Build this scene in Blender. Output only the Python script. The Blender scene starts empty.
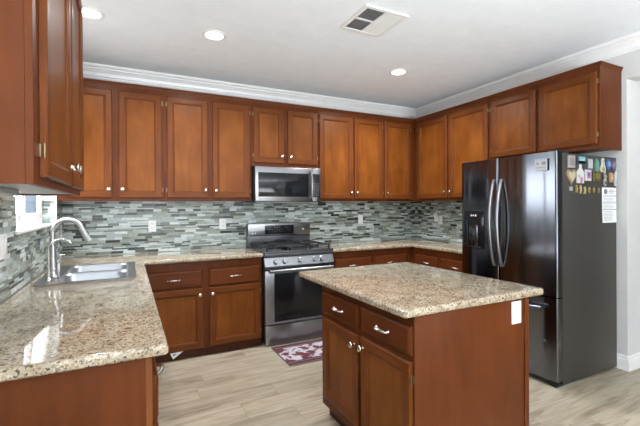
import bpy, bmesh, math, random
from mathutils import Matrix, Vector
random.seed(7)
S = bpy.context.scene
COL = S.collection
PI = math.pi

# ------------------------------------------------------------------ camera
YAW, PITCH, ROLL = math.radians(26.737), math.radians(0.184), math.radians(-0.384)
FPX, HY = 380.917, 208.298
r0 = Vector((math.cos(YAW), -math.sin(YAW), 0)); f0 = Vector((math.sin(YAW), math.cos(YAW), 0)); u0 = Vector((0, 0, 1))
fw = f0 * math.cos(PITCH) - u0 * math.sin(PITCH)
up = u0 * math.cos(PITCH) + f0 * math.sin(PITCH)
RR = r0 * math.cos(ROLL) + up * math.sin(ROLL)
UU = up * math.cos(ROLL) - r0 * math.sin(ROLL)
cam = bpy.data.cameras.new('camera')
camo = bpy.data.objects.new('camera', cam); COL.objects.link(camo)
camo.matrix_world = Matrix(((RR.x, UU.x, -fw.x, -3.652), (RR.y, UU.y, -fw.y, -4.205), (RR.z, UU.z, -fw.z, 1.36), (0, 0, 0, 1)))
cam.sensor_width = 36; cam.sensor_fit = 'HORIZONTAL'
cam.lens = FPX / 640 * 36
cam.shift_y = -(213 - HY) / 640
cam.clip_start = 0.02
S.camera = camo

# ------------------------------------------------------------------ world, light, exposure
S.view_settings.view_transform = 'Standard'; S.view_settings.look = 'None'
S.view_settings.gamma = 1; S.view_settings.use_curve_mapping = False
S.view_settings.exposure = 0.0
W = bpy.data.worlds.new('sky'); S.world = W; W.use_nodes = True
bg = W.node_tree.nodes['Background']
bg.inputs[0].default_value = (0.86, 0.93, 1.0, 1); bg.inputs[1].default_value = 8.0

def area(name, loc, rot, sx, sy, power, color=(1, 1, 1), shape='RECTANGLE'):
    l = bpy.data.lights.new(name, 'AREA'); l.shape = shape; l.size = sx
    if shape == 'RECTANGLE': l.size_y = sy
    l.energy = power; l.color = color
    o = bpy.data.objects.new(name, l); COL.objects.link(o); o.location = loc; o.rotation_euler = rot
    return o
# added fill lamp behind the camera, aimed up to brighten the ceiling
fl = area('bounce_fill', (-2.6, -7.2, .75), (PI - .47, 0, 0), 3.2, 1.6, 455, (0.85, 0.93, 1.0))
fl.data.spread = math.radians(125)

# ------------------------------------------------------------------ materials
def mat(name):
    m = bpy.data.materials.new(name); m.use_nodes = True
    return m, m.node_tree.nodes, m.node_tree.links, m.node_tree.nodes['Principled BSDF']
def plain(name, col, rough=0.5, metal=0.0, bump=0.0, bscale=200, coat=0.0, spec=0.5):
    m, N, L, b = mat(name)
    b.inputs['Roughness'].default_value = rough; b.inputs['Metallic'].default_value = metal
    b.inputs['Coat Weight'].default_value = coat; b.inputs['Specular IOR Level'].default_value = spec
    tc = N.new('ShaderNodeTexCoord'); no = N.new('ShaderNodeTexNoise'); no.inputs['Scale'].default_value = 9
    L.new(tc.outputs['Object'], no.inputs['Vector'])
    mx = N.new('ShaderNodeMix'); mx.data_type = 'RGBA'
    mx.inputs[6].default_value = tuple(c * .94 for c in col) + (1,); mx.inputs[7].default_value = tuple(min(1, c * 1.05) for c in col) + (1,)
    L.new(no.outputs['Fac'], mx.inputs[0]); L.new(mx.outputs[2], b.inputs['Base Color'])
    if bump:
        n2 = N.new('ShaderNodeTexNoise'); n2.inputs['Scale'].default_value = bscale; n2.inputs['Detail'].default_value = 3
        L.new(tc.outputs['Object'], n2.inputs['Vector'])
        bp = N.new('ShaderNodeBump'); bp.inputs['Strength'].default_value = bump; bp.inputs['Distance'].default_value = .002
        L.new(n2.outputs['Fac'], bp.inputs['Height']); L.new(bp.outputs['Normal'], b.inputs['Normal'])
    return m
def ramp(N, stops, interp='LINEAR'):
    r = N.new('ShaderNodeValToRGB'); e = r.color_ramp; e.interpolation = interp
    while len(e.elements) < len(stops): e.elements.new(0.5)
    for el, (p, c) in zip(e.elements, stops): el.position = p; el.color = tuple(c) + (1,)
    return r
def wood(name, scale, cols=((.070, .0172, .0043), (.102, .0265, .0068), (.135, .036, .0098)), rough=.36):
    m, N, L, b = mat(name)
    tc = N.new('ShaderNodeTexCoord'); oi = N.new('ShaderNodeObjectInfo')
    ad = N.new('ShaderNodeVectorMath'); ad.operation = 'ADD'
    L.new(tc.outputs['Object'], ad.inputs[0])
    ml = N.new('ShaderNodeMath'); ml.operation = 'MULTIPLY'; ml.inputs[1].default_value = 37
    L.new(oi.outputs['Random'], ml.inputs[0]); L.new(ml.outputs[0], ad.inputs[1])
    mp = N.new('ShaderNodeMapping'); mp.inputs['Scale'].default_value = scale
    L.new(ad.outputs[0], mp.inputs['Vector'])
    n1 = N.new('ShaderNodeTexNoise'); n1.inputs['Scale'].default_value = 2.2; n1.inputs['Detail'].default_value = 6; n1.inputs['Roughness'].default_value = .6
    n1.inputs['Distortion'].default_value = .7
    L.new(mp.outputs[0], n1.inputs['Vector'])
    n2 = N.new('ShaderNodeTexNoise'); n2.inputs['Scale'].default_value = 3.0; n2.inputs['Detail'].default_value = 2
    L.new(ad.outputs[0], n2.inputs['Vector'])
    mix = N.new('ShaderNodeMix'); mix.data_type = 'FLOAT'; mix.inputs[0].default_value = .45
    L.new(n1.outputs['Fac'], mix.inputs[2]); L.new(n2.outputs['Fac'], mix.inputs[3])
    r = ramp(N, [(.28, cols[0]), (.5, cols[1]), (.74, cols[2])])
    L.new(mix.outputs[0], r.inputs[0]); L.new(r.outputs[0], b.inputs['Base Color'])
    b.inputs['Roughness'].default_value = rough
    b.inputs['Coat Weight'].default_value = .04; b.inputs['Coat Roughness'].default_value = .2; b.inputs['Specular IOR Level'].default_value = .12
    return m
WOODV = wood('cherry_wood_vertical', (7, 7, .9))
WOODH = wood('cherry_wood_horizontal', (.9, 7, 7))
WOODP = wood('cherry_wood_panel', (5, 5, 1.1), ((.098, .026, .0042), (.165, .048, .0078), (.245, .078, .0140)))
FRAMEV = wood('cherry_door_frame_vertical', (7, 7, .9), ((.085, .0225, .0050), (.125, .0345, .0072), (.17, .049, .0115)))
FRAMEH = wood('cherry_door_frame_horizontal', (.9, 7, 7), ((.085, .0225, .0050), (.125, .0345, .0072), (.17, .049, .0115)))
STRIPW = wood('light_wood_edge', (9, 9, .9), ((.13, .043, .012), (.17, .058, .017), (.21, .075, .025)))
INNER = plain('cabinet_interior', (.5, .42, .32), .5)
UNDER = plain('grey_laminate', (.36, .355, .34), .45)
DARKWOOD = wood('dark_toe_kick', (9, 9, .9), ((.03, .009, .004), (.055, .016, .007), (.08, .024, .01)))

def granite():
    m, N, L, b = mat('granite')
    tc = N.new('ShaderNodeTexCoord')
    def vor(scale, off):
        v = N.new('ShaderNodeTexVoronoi'); v.inputs['Scale'].default_value = scale
        mp = N.new('ShaderNodeMapping'); mp.inputs['Location'].default_value = (off, off * 2, off * 3)
        nz = N.new('ShaderNodeTexNoise'); nz.inputs['Scale'].default_value = scale * .9; nz.inputs['Detail'].default_value = 2
        L.new(tc.outputs['Object'], nz.inputs['Vector'])
        vm = N.new('ShaderNodeVectorMath'); vm.operation = 'MULTIPLY_ADD'
        vm.inputs[1].default_value = (.008, .008, .008); L.new(nz.outputs['Color'], vm.inputs[0]); L.new(tc.outputs['Object'], vm.inputs[2])
        L.new(vm.outputs[0], mp.inputs['Vector']); L.new(mp.outputs[0], v.inputs['Vector'])
        return v
    v1 = vor(170, 0); s1 = N.new('ShaderNodeSeparateColor'); L.new(v1.outputs['Color'], s1.inputs[0])
    r1 = ramp(N, [(0, (.10, .083, .068)), (.07, (.24, .18, .12)), (.20, (.38, .31, .215)), (.38, (.46, .39, .29)), (.62, (.53, .47, .375)), (.84, (.40, .36, .30))], 'CONSTANT')
    L.new(s1.outputs[0], r1.inputs[0])
    nz = N.new('ShaderNodeTexNoise'); nz.inputs['Scale'].default_value = 11; nz.inputs['Detail'].default_value = 5; nz.inputs['Roughness'].default_value = .65
    L.new(tc.outputs['Object'], nz.inputs['Vector'])
    r2 = ramp(N, [(.34, (.56, .46, .36)), (.48, (.82, .76, .68)), (.64, (1, .97, .92))]); L.new(nz.outputs['Fac'], r2.inputs[0])
    mx = N.new('ShaderNodeMix'); mx.data_type = 'RGBA'; mx.blend_type = 'MULTIPLY'; mx.inputs[0].default_value = .8
    L.new(r1.outputs[0], mx.inputs[6]); L.new(r2.outputs[0], mx.inputs[7])
    v2 = vor(80, 3.1); s2 = N.new('ShaderNodeSeparateColor'); L.new(v2.outputs['Color'], s2.inputs[0])
    r3 = ramp(N, [(0, (1, 1, 1)), (.05, (0, 0, 0))], 'CONSTANT'); L.new(s2.outputs[1], r3.inputs[0])
    m2 = N.new('ShaderNodeMix'); m2.data_type = 'RGBA'; m2.inputs[7].default_value = (.10, .085, .08, 1)
    ml = N.new('ShaderNodeMath'); ml.operation = 'MULTIPLY'; ml.inputs[1].default_value = .6
    L.new(r3.outputs[0], ml.inputs[0]); L.new(ml.outputs[0], m2.inputs[0]); L.new(mx.outputs[2], m2.inputs[6])
    L.new(m2.outputs[2], b.inputs['Base Color'])
    b.inputs['Roughness'].default_value = .06
    return m
GRANITE = granite()

def mosaic():
    m, N, L, b = mat('glass_stone_mosaic')
    g = N.new('ShaderNodeNewGeometry'); sp = N.new('ShaderNodeSeparateXYZ'); L.new(g.outputs['Position'], sp.inputs[0])
    def math_(op, a, c=None, d=None):
        n = N.new('ShaderNodeMath'); n.operation = op
        for i, x in enumerate((a, c, d)):
            if x is None: continue
            if isinstance(x, (int, float)): n.inputs[i].default_value = x
            else: L.new(x, n.inputs[i])
        return n.outputs[0]
    u = math_('ADD', sp.outputs[0], sp.outputs[1])
    def wn(x):
        n = N.new('ShaderNodeTexWhiteNoise'); n.noise_dimensions = '1D'; L.new(x, n.inputs['W']); return n.outputs['Value']
    big = math_('FLOOR', math_('DIVIDE', sp.outputs[2], .027))
    split = math_('MULTIPLY_ADD', math_('GREATER_THAN', wn(big), .45), -.0135, .027)      # one tall row or two thin ones
    rowf = math_('DIVIDE', sp.outputs[2], split); row = math_('ADD', math_('FLOOR', rowf), math_('MULTIPLY', split, 977.0)); fz = math_('FRACT', rowf)
    w1 = N.new('ShaderNodeTexWhiteNoise'); w1.noise_dimensions = '1D'; L.new(row, w1.inputs['W'])
    ln = math_('MULTIPLY_ADD', w1.outputs['Value'], .09, .065)
    sh = math_('MULTIPLY', w1.outputs['Value'], 71.3)
    uf = math_('ADD', math_('DIVIDE', u, ln), sh); cell = math_('FLOOR', uf); fu = math_('FRACT', uf)
    cx = N.new('ShaderNodeCombineXYZ'); L.new(cell, cx.inputs[0]); L.new(row, cx.inputs[1])
    w2 = N.new('ShaderNodeTexWhiteNoise'); w2.noise_dimensions = '2D'; L.new(cx.outputs[0], w2.inputs['Vector'])
    r = ramp(N, [(0, (.03, .034, .03)), (.12, (.09, .10, .085)), (.23, (.20, .22, .19)), (.37, (.31, .355, .32)), (.55, (.40, .46, .445)), (.71, (.31, .32, .25)), (.80, (.58, .64, .62))], 'CONSTANT')
    L.new(w2.outputs['Value'], r.inputs[0])
    no = N.new('ShaderNodeTexNoise'); no.inputs['Scale'].default_value = 35; no.inputs['Detail'].default_value = 4
    L.new(g.outputs['Position'], no.inputs['Vector'])
    hs = N.new('ShaderNodeMix'); hs.data_type = 'RGBA'; hs.blend_type = 'OVERLAY'; hs.inputs[0].default_value = .35
    L.new(r.outputs[0], hs.inputs[6]); L.new(no.outputs['Fac'], hs.inputs[7])
    gz = math_('LESS_THAN', fz, .10); du = math_('MULTIPLY', fu, ln); gu = math_('LESS_THAN', du, .002)
    gr = math_('MAXIMUM', gz, gu)
    mx = N.new('ShaderNodeMix'); mx.data_type = 'RGBA'; mx.inputs[7].default_value = (.33, .34, .32, 1)
    L.new(gr, mx.inputs[0]); L.new(hs.outputs[2], mx.inputs[6]); L.new(mx.outputs[2], b.inputs['Base Color'])
    sc = N.new('ShaderNodeSeparateColor'); L.new(w2.outputs['Color'], sc.inputs[0])
    ro = math_('MULTIPLY_ADD', sc.outputs[1], .35, .12); L.new(ro, b.inputs['Roughness'])
    bp = N.new('ShaderNodeBump'); bp.inputs['Strength'].default_value = .5; bp.inputs['Distance'].default_value = .002
    L.new(math_('SUBTRACT', 1.0, gr), bp.inputs['Height']); L.new(bp.outputs['Normal'], b.inputs['Normal'])
    return m
MOSAIC = mosaic()

def planks():
    m, N, L, b = mat('oak_plank_floor')
    g = N.new('ShaderNodeNewGeometry'); sp = N.new('ShaderNodeSeparateXYZ'); L.new(g.outputs['Position'], sp.inputs[0])
    def math_(op, a, c=None, d=None):
        n = N.new('ShaderNodeMath'); n.operation = op
        for i, x in enumerate((a, c, d)):
            if x is None: continue
            if isinstance(x, (int, float)): n.inputs[i].default_value = x
            else: L.new(x, n.inputs[i])
        return n.outputs[0]
    rf = math_('DIVIDE', math_('ADD', sp.outputs[1], 20), .2); row = math_('FLOOR', rf); fy = math_('FRACT', rf)
    w = N.new('ShaderNodeTexWhiteNoise'); w.noise_dimensions = '1D'; L.new(row, w.inputs['W'])
    uf = math_('ADD', math_('DIVIDE', sp.outputs[0], 1.2), math_('MULTIPLY', w.outputs['Value'], 9.7)); cell = math_('FLOOR', uf); fx = math_('FRACT', uf)
    cx = N.new('ShaderNodeCombineXYZ'); L.new(cell, cx.inputs[0]); L.new(row, cx.inputs[1])
    w2 = N.new('ShaderNodeTexWhiteNoise'); w2.noise_dimensions = '2D'; L.new(cx.outputs[0], w2.inputs['Vector'])
    vm = N.new('ShaderNodeVectorMath'); vm.operation = 'MULTIPLY_ADD'; vm.inputs[1].default_value = (13, 17, 5)
    L.new(w2.outputs['Color'], vm.inputs[0]); L.new(g.outputs['Position'], vm.inputs[2])
    mp = N.new('ShaderNodeMapping'); mp.inputs['Scale'].default_value = (1.1, 9, 1); L.new(vm.outputs[0], mp.inputs['Vector'])
    n1 = N.new('ShaderNodeTexNoise'); n1.inputs['Scale'].default_value = 1.7; n1.inputs['Detail'].default_value = 6; n1.inputs['Distortion'].default_value = 1.0; n1.inputs['Roughness'].default_value = .62
    L.new(mp.outputs[0], n1.inputs['Vector'])
    r = ramp(N, [(.3, (.215, .165, .11)), (.47, (.345, .285, .205)), (.6, (.42, .355, .27)), (.75, (.31, .25, .18))])
    L.new(n1.outputs['Fac'], r.inputs[0])
    br = math_('MULTIPLY_ADD', w2.outputs['Value'], .22, .87)
    sc = N.new('ShaderNodeVectorMath'); sc.operation = 'SCALE'; L.new(r.outputs[0], sc.inputs[0]); L.new(br, sc.inputs['Scale'])
    gy = math_('LESS_THAN', math_('MULTIPLY', fy, .2), .0025); gx = math_('LESS_THAN', math_('MULTIPLY', fx, 1.2), .0025)
    gap = math_('MAXIMUM', gy, gx)
    mx = N.new('ShaderNodeMix'); mx.data_type = 'RGBA'; mx.inputs[7].default_value = (.20, .15, .10, 1)
    L.new(gap, mx.inputs[0]); L.new(sc.outputs[0], mx.inputs[6]); L.new(mx.outputs[2], b.inputs['Base Color'])
    b.inputs['Roughness'].default_value = .42
    bp = N.new('ShaderNodeBump'); bp.inputs['Strength'].default_value = .4; bp.inputs['Distance'].default_value = .0015
    L.new(math_('SUBTRACT', 1.0, gap), bp.inputs['Height']); L.new(bp.outputs['Normal'], b.inputs['Normal'])
    return m
FLOORM = planks()

def brushed(name, col, rough, aniso_scale=(1, 1, 120), bump=.03, an=0):
    m, N, L, b = mat(name)
    if an:
        b.inputs['Anisotropic'].default_value = an; b.inputs['Anisotropic Rotation'].default_value = .25
        tg = N.new('ShaderNodeTangent'); tg.direction_type = 'RADIAL'; tg.axis = 'Z'; L.new(tg.outputs[0], b.inputs['Tangent'])
    b.inputs['Metallic'].default_value = 1; b.inputs['Base Color'].default_value = tuple(col) + (1,)
    tc = N.new('ShaderNodeTexCoord'); mp = N.new('ShaderNodeMapping'); mp.inputs['Scale'].default_value = aniso_scale
    L.new(tc.outputs['Object'], mp.inputs['Vector'])
    no = N.new('ShaderNodeTexNoise'); no.inputs['Scale'].default_value = 4; no.inputs['Detail'].default_value = 3
    L.new(mp.outputs[0], no.inputs['Vector'])
    mr = N.new('ShaderNodeMapRange'); mr.inputs['To Min'].default_value = rough * .85; mr.inputs['To Max'].default_value = rough * 1.15
    L.new(no.outputs['Fac'], mr.inputs['Value']); L.new(mr.outputs[0], b.inputs['Roughness'])
    bp = N.new('ShaderNodeBump'); bp.inputs['Strength'].default_value = bump; bp.inputs['Distance'].default_value = .001
    L.new(no.outputs['Fac'], bp.inputs['Height']); L.new(bp.outputs['Normal'], b.inputs['Normal'])
    return m
STEEL = brushed('brushed_stainless', (.28, .28, .29), .30)
BOWL = brushed('satin_sink_steel', (.42, .43, .45), .40, (60, 60, 2))
NICKEL = brushed('satin_nickel', (.72, .69, .64), .25, (40, 40, 40))
CHROME = brushed('brushed_faucet_steel', (.52, .52, .515), .36, (60, 60, 2))
BLACKSTEEL = brushed('black_stainless', (.168, .174, .195), .115, (1, 1, 90), .0, .93)
BRASS = brushed('antique_brass', (.30, .22, .13), .35, (30, 30, 30))
WALLP = plain('wall_paint', (.62, .61, .595), .6, bump=.15, bscale=160)
CEILP = plain('ceiling_paint', (.845, .865, .885), .8, bump=.5, bscale=60)
TRIMP = plain('white_trim_paint', (.80, .785, .765), .35)
PLASTIC = plain('white_plastic', (.85, .85, .84), .3)
SLOT = plain('dark_slot', (.08, .08, .08), .5)
BLACKG = plain('black_glass', (.010, .010, .012), .08, spec=.3)
BLACKP = plain('black_plastic', (.018, .018, .019), .35)
IRON = plain('cast_iron', (.012, .012, .013), .45, bump=.3)
ENAMEL = plain('black_enamel', (.055, .055, .06), .22)
CASEM = plain('charcoal_fridge_side', (.040, .036, .031), .45, bump=.15, bscale=300)
GREYP = plain('grey_plastic', (.45, .45, .45), .4)
PAPER = plain('white_paper', (.83, .83, .82), .7)
INK = plain('printed_ink', (.22, .22, .23), .7)
def emit(name, col, st):
    m, N, L, b = mat(name)
    b.inputs['Base Color'].default_value = tuple(col) + (1,)
    b.inputs['Emission Color'].default_value = tuple(col) + (1,); b.inputs['Emission Strength'].default_value = st
    return m
LAMP = emit('lamp_diffuser', (1, .98, .95), 6)
LED = plain('display_digits', (.07, .07, .075), .4)
def glass(name):
    m, N, L, b = mat(name)
    out = N['Material Output']
    t = N.new('ShaderNodeBsdfTransparent'); gl = N.new('ShaderNodeBsdfGlossy'); gl.inputs['Roughness'].default_value = .02
    ms = N.new('ShaderNodeMixShader'); ms.inputs[0].default_value = .07; L.new(t.outputs[0], ms.inputs[1]); L.new(gl.outputs[0], ms.inputs[2])
    L.new(ms.outputs[0], out.inputs['Surface'])
    return m
GLASS = glass('window_glass')

# ------------------------------------------------------------------ mesh helpers
class MB:
    def __init__(s): s.bm = bmesh.new()
    def _merge(s, t, mi, M=None):
        if M is not None: t.transform(M)
        vm = {}
        for v in t.verts: vm[v] = s.bm.verts.new(v.co)
        for f in t.faces:
            try:
                nf = s.bm.faces.new([vm[v] for v in f.verts]); nf.material_index = mi if mi is not None else f.material_index
            except ValueError: pass
        t.free()
    def box(s, x0, x1, y0, y1, z0, z1, bev=0.0, mi=0, seg=2, M=None):
        t = bmesh.new(); bmesh.ops.create_cube(t, size=1)
        for v in t.verts:
            v.co = Vector(((x0 + x1) / 2 + v.co.x * (x1 - x0), (y0 + y1) / 2 + v.co.y * (y1 - y0), (z0 + z1) / 2 + v.co.z * (z1 - z0)))
        if bev: bmesh.ops.bevel(t, geom=t.edges[:], offset=bev, segments=seg, affect='EDGES', profile=.5)
        s._merge(t, mi, M); return s
    def quad(s, *pts, mi=0):
        f = s.bm.faces.new([s.bm.verts.new(p) for p in pts]); f.material_index = mi; return s
    def cyl(s, p, q, r, r2=None, n=20, mi=0):
        p = Vector(p); q = Vector(q); d = q - p; t = bmesh.new()
        bmesh.ops.create_cone(t, cap_ends=True, segments=n, radius1=r, radius2=r if r2 is None else r2, depth=d.length)
        s._merge(t, mi, Matrix.Translation((p + q) / 2) @ d.to_track_quat('Z', 'Y').to_matrix().to_4x4()); return s
    def lathe(s, prof, M=None, n=24, mi=0):
        t = bmesh.new(); rings = []
        for r, z in prof:
            if r < 1e-5: rings.append([t.verts.new((0, 0, z))])
            else: rings.append([t.verts.new((r * math.cos(2 * PI * k / n), r * math.sin(2 * PI * k / n), z)) for k in range(n)])
        for a, b in zip(rings, rings[1:]):
            for k in range(n):
                k2 = (k + 1) % n
                if len(a) == 1 and len(b) == 1: continue
                if len(a) == 1: t.faces.new((a[0], b[k2], b[k]))
                elif len(b) == 1: t.faces.new((a[k], a[k2], b[0]))
                else: t.faces.new((a[k], a[k2], b[k2], b[k]))
        bmesh.ops.recalc_face_normals(t, faces=t.faces[:])
        s._merge(t, mi, M); return s
    def tube(s, pts, r, n=14, mi=0, sx=1.0):
        pts = [Vector(p) for p in pts]; rad = r if isinstance(r, (list, tuple)) else [r] * len(pts)
        t = bmesh.new(); rings = []; nrm = None
        for i, p in enumerate(pts):
            tan = (pts[min(i + 1, len(pts) - 1)] - pts[max(i - 1, 0)]).normalized()
            if nrm is None:
                nrm = tan.cross(Vector((0, 0, 1)) if abs(tan.z) < .9 else Vector((1, 0, 0))).normalized()
            nrm = (nrm - tan * nrm.dot(tan)).normalized(); bn = tan.cross(nrm)
            rings.append([t.verts.new(p + (nrm * math.cos(2 * PI * k / n) * sx + bn * math.sin(2 * PI * k / n)) * rad[i]) for k in range(n)])
        for a, b in zip(rings, rings[1:]):
            for k in range(n): t.faces.new((a[k], a[(k + 1) % n], b[(k + 1) % n], b[k]))
        t.faces.new(rings[0][::-1]); t.faces.new(rings[-1])
        bmesh.ops.recalc_face_normals(t, faces=t.faces[:])
        s._merge(t, mi); return s
    def prism(s, pts, y0, y1, bev=0.0, mi=0):     # polygon in local x,z ; extruded along y
        t = bmesh.new(); a = [t.verts.new((x, y0, z)) for x, z in pts]; b = [t.verts.new((x, y1, z)) for x, z in pts]
        t.faces.new(a); t.faces.new(b[::-1]); n = len(pts)
        for k in range(n): t.faces.new((a[k], b[k], b[(k + 1) % n], a[(k + 1) % n]))
        bmesh.ops.recalc_face_normals(t, faces=t.faces[:])
        if bev: bmesh.ops.bevel(t, geom=[e for e in t.edges if abs(e.verts[0].co.y - e.verts[1].co.y) < 1e-6], offset=bev, segments=1, affect='EDGES')
        s._merge(t, mi); return s
    def extrude_profile(s, prof, p, q, nrm, mi=0):  # prof (d along nrm, z), swept p->q
        p = Vector(p); q = Vector(q); nrm = Vector(nrm); t = bmesh.new()
        a = [t.verts.new(p + nrm * d + Vector((0, 0, z))) for d, z in prof]; b = [t.verts.new(q + nrm * d + Vector((0, 0, z))) for d, z in prof]
        n = len(prof)
        for k in range(n): t.faces.new((a[k], a[(k + 1) % n], b[(k + 1) % n], b[k]))
        t.faces.new(a); t.faces.new(b)
        bmesh.ops.recalc_face_normals(t, faces=t.faces[:]); s._merge(t, mi); return s
def obj(name, mb, mats, parent=None, loc=(0, 0, 0), rotz=0, smooth=True):
    me = bpy.data.meshes.new(name); mb.bm.to_mesh(me); mb.bm.free()
    for m in (mats if isinstance(mats, (list, tuple)) else [mats]): me.materials.append(m)
    if smooth and len(me.polygons):
        me.polygons.foreach_set('use_smooth', [True] * len(me.polygons)); me.set_sharp_from_angle(angle=math.radians(32))
    o = bpy.data.objects.new(name, me); COL.objects.link(o)
    if parent: o.parent = parent
    o.location = loc; o.rotation_euler = (0, 0, rotz)
    return o
def tag(o, label, cat, group=None):
    o['label'] = label; o['category'] = cat
    if group: o['group'] = group
    return o
def thing(name, label, cat, loc=(0, 0, 0), rotz=0, group=None):
    o = bpy.data.objects.new(name, None); COL.objects.link(o); o.empty_display_size = .05
    o.location = loc; o.rotation_euler = (0, 0, rotz)
    return tag(o, label, cat, group)
def struct(name, mb, m, smooth=False):
    o = obj(name, mb, m, smooth=smooth); o['kind'] = 'structure'; return o
def sub(name, mb, m, parent, label=None):
    o = obj(name, mb, m, parent)
    if label: o['label'] = label
    return o

# ------------------------------------------------------------------ dimensions
HC = 2.719; WL = -4.204; HT = 2.496; ZB = 1.427; YW = -2.55; HZ = 2.393
CT = .914; CB = .876

# ------------------------------------------------------------------ the room
struct('floor', MB().box(WL - .14, 3.6, -8.2, .15, -.1, 0), FLOORM)
struct('ceiling', MB().box(WL - .14, 3.6, -8.2, .15, HC, HC + .1), CEILP)
struct('wall_back', MB().box(WL - .123, .15, 0, .15, 0, HC), WALLP)
struct('wall_right', MB().box(0, .15, YW, 0, 0, HC).box(0, .15, -5.6, YW, HZ, HC).box(0, .15, -8.2, -5.6, 0, HC), WALLP)
struct('wall_hall', MB().box(.15, 3.6, YW, YW + .15, 0, HC), WALLP)
WY0, WY1, WZ0, WZ1 = -1.62, -.33, 1.225, 2.05
struct('wall_left', MB().box(WL - .123, WL, -8.2, WY0, 0, HC).box(WL - .123, WL, WY1, 0, 0, HC)
       .box(WL - .123, WL, WY0, WY1, 0, WZ0).box(WL - .123, WL, WY0, WY1, WZ1, HC), WALLP)
# rear wall with one living-room window
mb = MB()
for a, b in ((-4.6, -.3), (.7, 3.6)): mb.box(a, b, -8.2, -8.05, 0, HC)
for a, b in ((-.3, .7),):
    mb.box(a, b, -8.2, -8.05, 0, .9); mb.box(a, b, -8.2, -8.05, 2.1, HC)
struct('wall_rear', mb, WALLP)
struct('wall_far_side', MB().box(3.6, 3.75, -8.2, YW + .15, 0, HC), WALLP)
for i, (a, b) in enumerate(((-.3, .7),)):
    mb = MB(); c = (a + b) / 2
    for x0, x1, z0, z1 in ((a, b, .9, .95), (a, b, 2.05, 2.1), (a, a + .05, .95, 2.05), (b - .05, b, .95, 2.05), (c - .025, c + .025, .95, 2.05)):
        mb.box(x0, x1, -8.16, -8.09, z0, z1)
    o = struct('window_%d' % (i + 2), mb, TRIMP)
    obj('pane', MB().box(a + .05, b - .05, -8.13, -8.12, .95, 2.05), GLASS, o)

# crown moulding
crown = [(0, -.118), (.012, -.118), (.014, -.105), (.022, -.098), (.030, -.070), (.048, -.045), (.056, -.040), (.058, -.028), (.072, -.022), (.078, -.010), (.078, 0), (0, 0)]
struct('trim_1', MB().extrude_profile(crown, (WL, 0, HC), (0, 0, HC), (0, -1, 0)), TRIMP)
struct('trim_2', MB().extrude_profile(crown, (0, 0, HC), (0, -5.6, HC), (-1, 0, 0)), TRIMP)
struct('trim_3', MB().extrude_profile(crown, (WL, 0, HC), (WL, -5.6, HC), (1, 0, 0)), TRIMP)
base = [(0, 0), (.016, 0), (.016, .075), (.013, .088), (.009, .093), (.009, .108), (.006, .118), (0, .12)]
struct('baseboard_right', MB().extrude_profile(base, (0, -1.6, 0), (0, YW - .0005, 0), (-1, 0, 0)), TRIMP)
struct('baseboard_hall', MB().extrude_profile(base, (-.016, YW, 0), (3.6, YW, 0), (0, -1, 0)), TRIMP)
# mosaic backsplash
struct('trim_4', MB().box(WL + .009, -.009, -.009, 0, CT + .001, ZB), MOSAIC)
struct('trim_5', MB().box(-.009, 0, -1.58, 0, CT + .001, ZB), MOSAIC)
struct('trim_6', MB().box(WL, WL + .009, -2.95, WY0 + .0, CT + .001, ZB).box(WL, WL + .009, WY0, WY1, CT + .001, WZ0 - .003)
       .box(WL, WL + .009, WY1, 0, CT + .001, ZB).box(WL - .085, WL + .009, WY1 - .009, WY1, WZ0 + .015, ZB), MOSAIC)
struct('trim_7', MB().box(WL + .0, WL + .014, WY1 - .014, WY1 - .002, WZ0 + .015, ZB + .05), TRIMP)
# kitchen window: slider with a sill
mb = MB(); X0, X1 = WL - .121, WL - .085
mb.box(X0, X1, WY0 + .05, WY1 - .03, WZ0 + .012, WZ0 + .06, .004).box(X0, X1, WY0 + .05, WY1 - .03, WZ1 - .05, WZ1, .004)
mb.box(X0, X1, WY0, WY0 + .05, WZ0, WZ1, .004).box(X0, X1, WY1 - .03, WY1 - .009, WZ0, WZ1, .004)
win = struct('window_1', mb, TRIMP)
mb = MB()
for a, b, xx in ((WY0 + .05, -.955, X0 + .0), (-1.0, WY1 - .03, X0 + .0185)):
    mb.box(xx, xx + .016, a, a + .045, WZ0 + .06, WZ1 - .05).box(xx, xx + .016, b - .028, b, WZ0 + .06, WZ1 - .05)
    mb.box(xx + .001, xx + .015, a + .045, b - .028, WZ0 + .06, WZ0 + .105).box(xx + .001, xx + .015, a + .045, b - .028, WZ1 - .09, WZ1 - .05)
obj('sash', mb, TRIMP, win)
obj('pane', MB().quad((X0 + .008, WY0 + .09, WZ0 + .1), (X0 + .008, -1.0, WZ0 + .1), (X0 + .008, -1.0, WZ1 - .09), (X0 + .008, WY0 + .09, WZ1 - .09)), GLASS, win)
obj('pane', MB().quad((X0 + .0275, -.955, WZ0 + .1), (X0 + .0275, WY1 - .058, WZ0 + .1), (X0 + .0275, WY1 - .058, WZ1 - .09), (X0 + .0275, -.955, WZ1 - .09)), GLASS, win)
obj('sill', MB().box(X1 - .02, WL + .024, WY0 - .02, WY1 + .0, WZ0 - .003, WZ0 + .015, .004), TRIMP, win)

# side yard outside the kitchen window
struct('ground', MB().box(-9, -4.36, -8.2, 9, -.2, -.12), plain('concrete', (.16, .16, .15), .8))
gate = thing('side_yard_gate', 'blue-grey board gate outdoors, seen through the kitchen window', 'gate', (-4.80, 4.0, -.12))
m = MB()
for k in range(7): m.box(-.448 + k * .13, -.448 + k * .13 + .1299, 0, .02, .05, 2.25, .004)
obj('boards', m, plain('gate_paint', (.055, .067, .085), .7), gate)
for z in (.3, 1.8): obj('rail', MB().box(-.45, .46, .02, .06, z, z + .1), GREYP, gate)
for x in (-.45, .46): obj('post', MB().box(x - .04, x + .04, .02, .10, 0, 2.3, .004), GREYP, gate)

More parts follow.
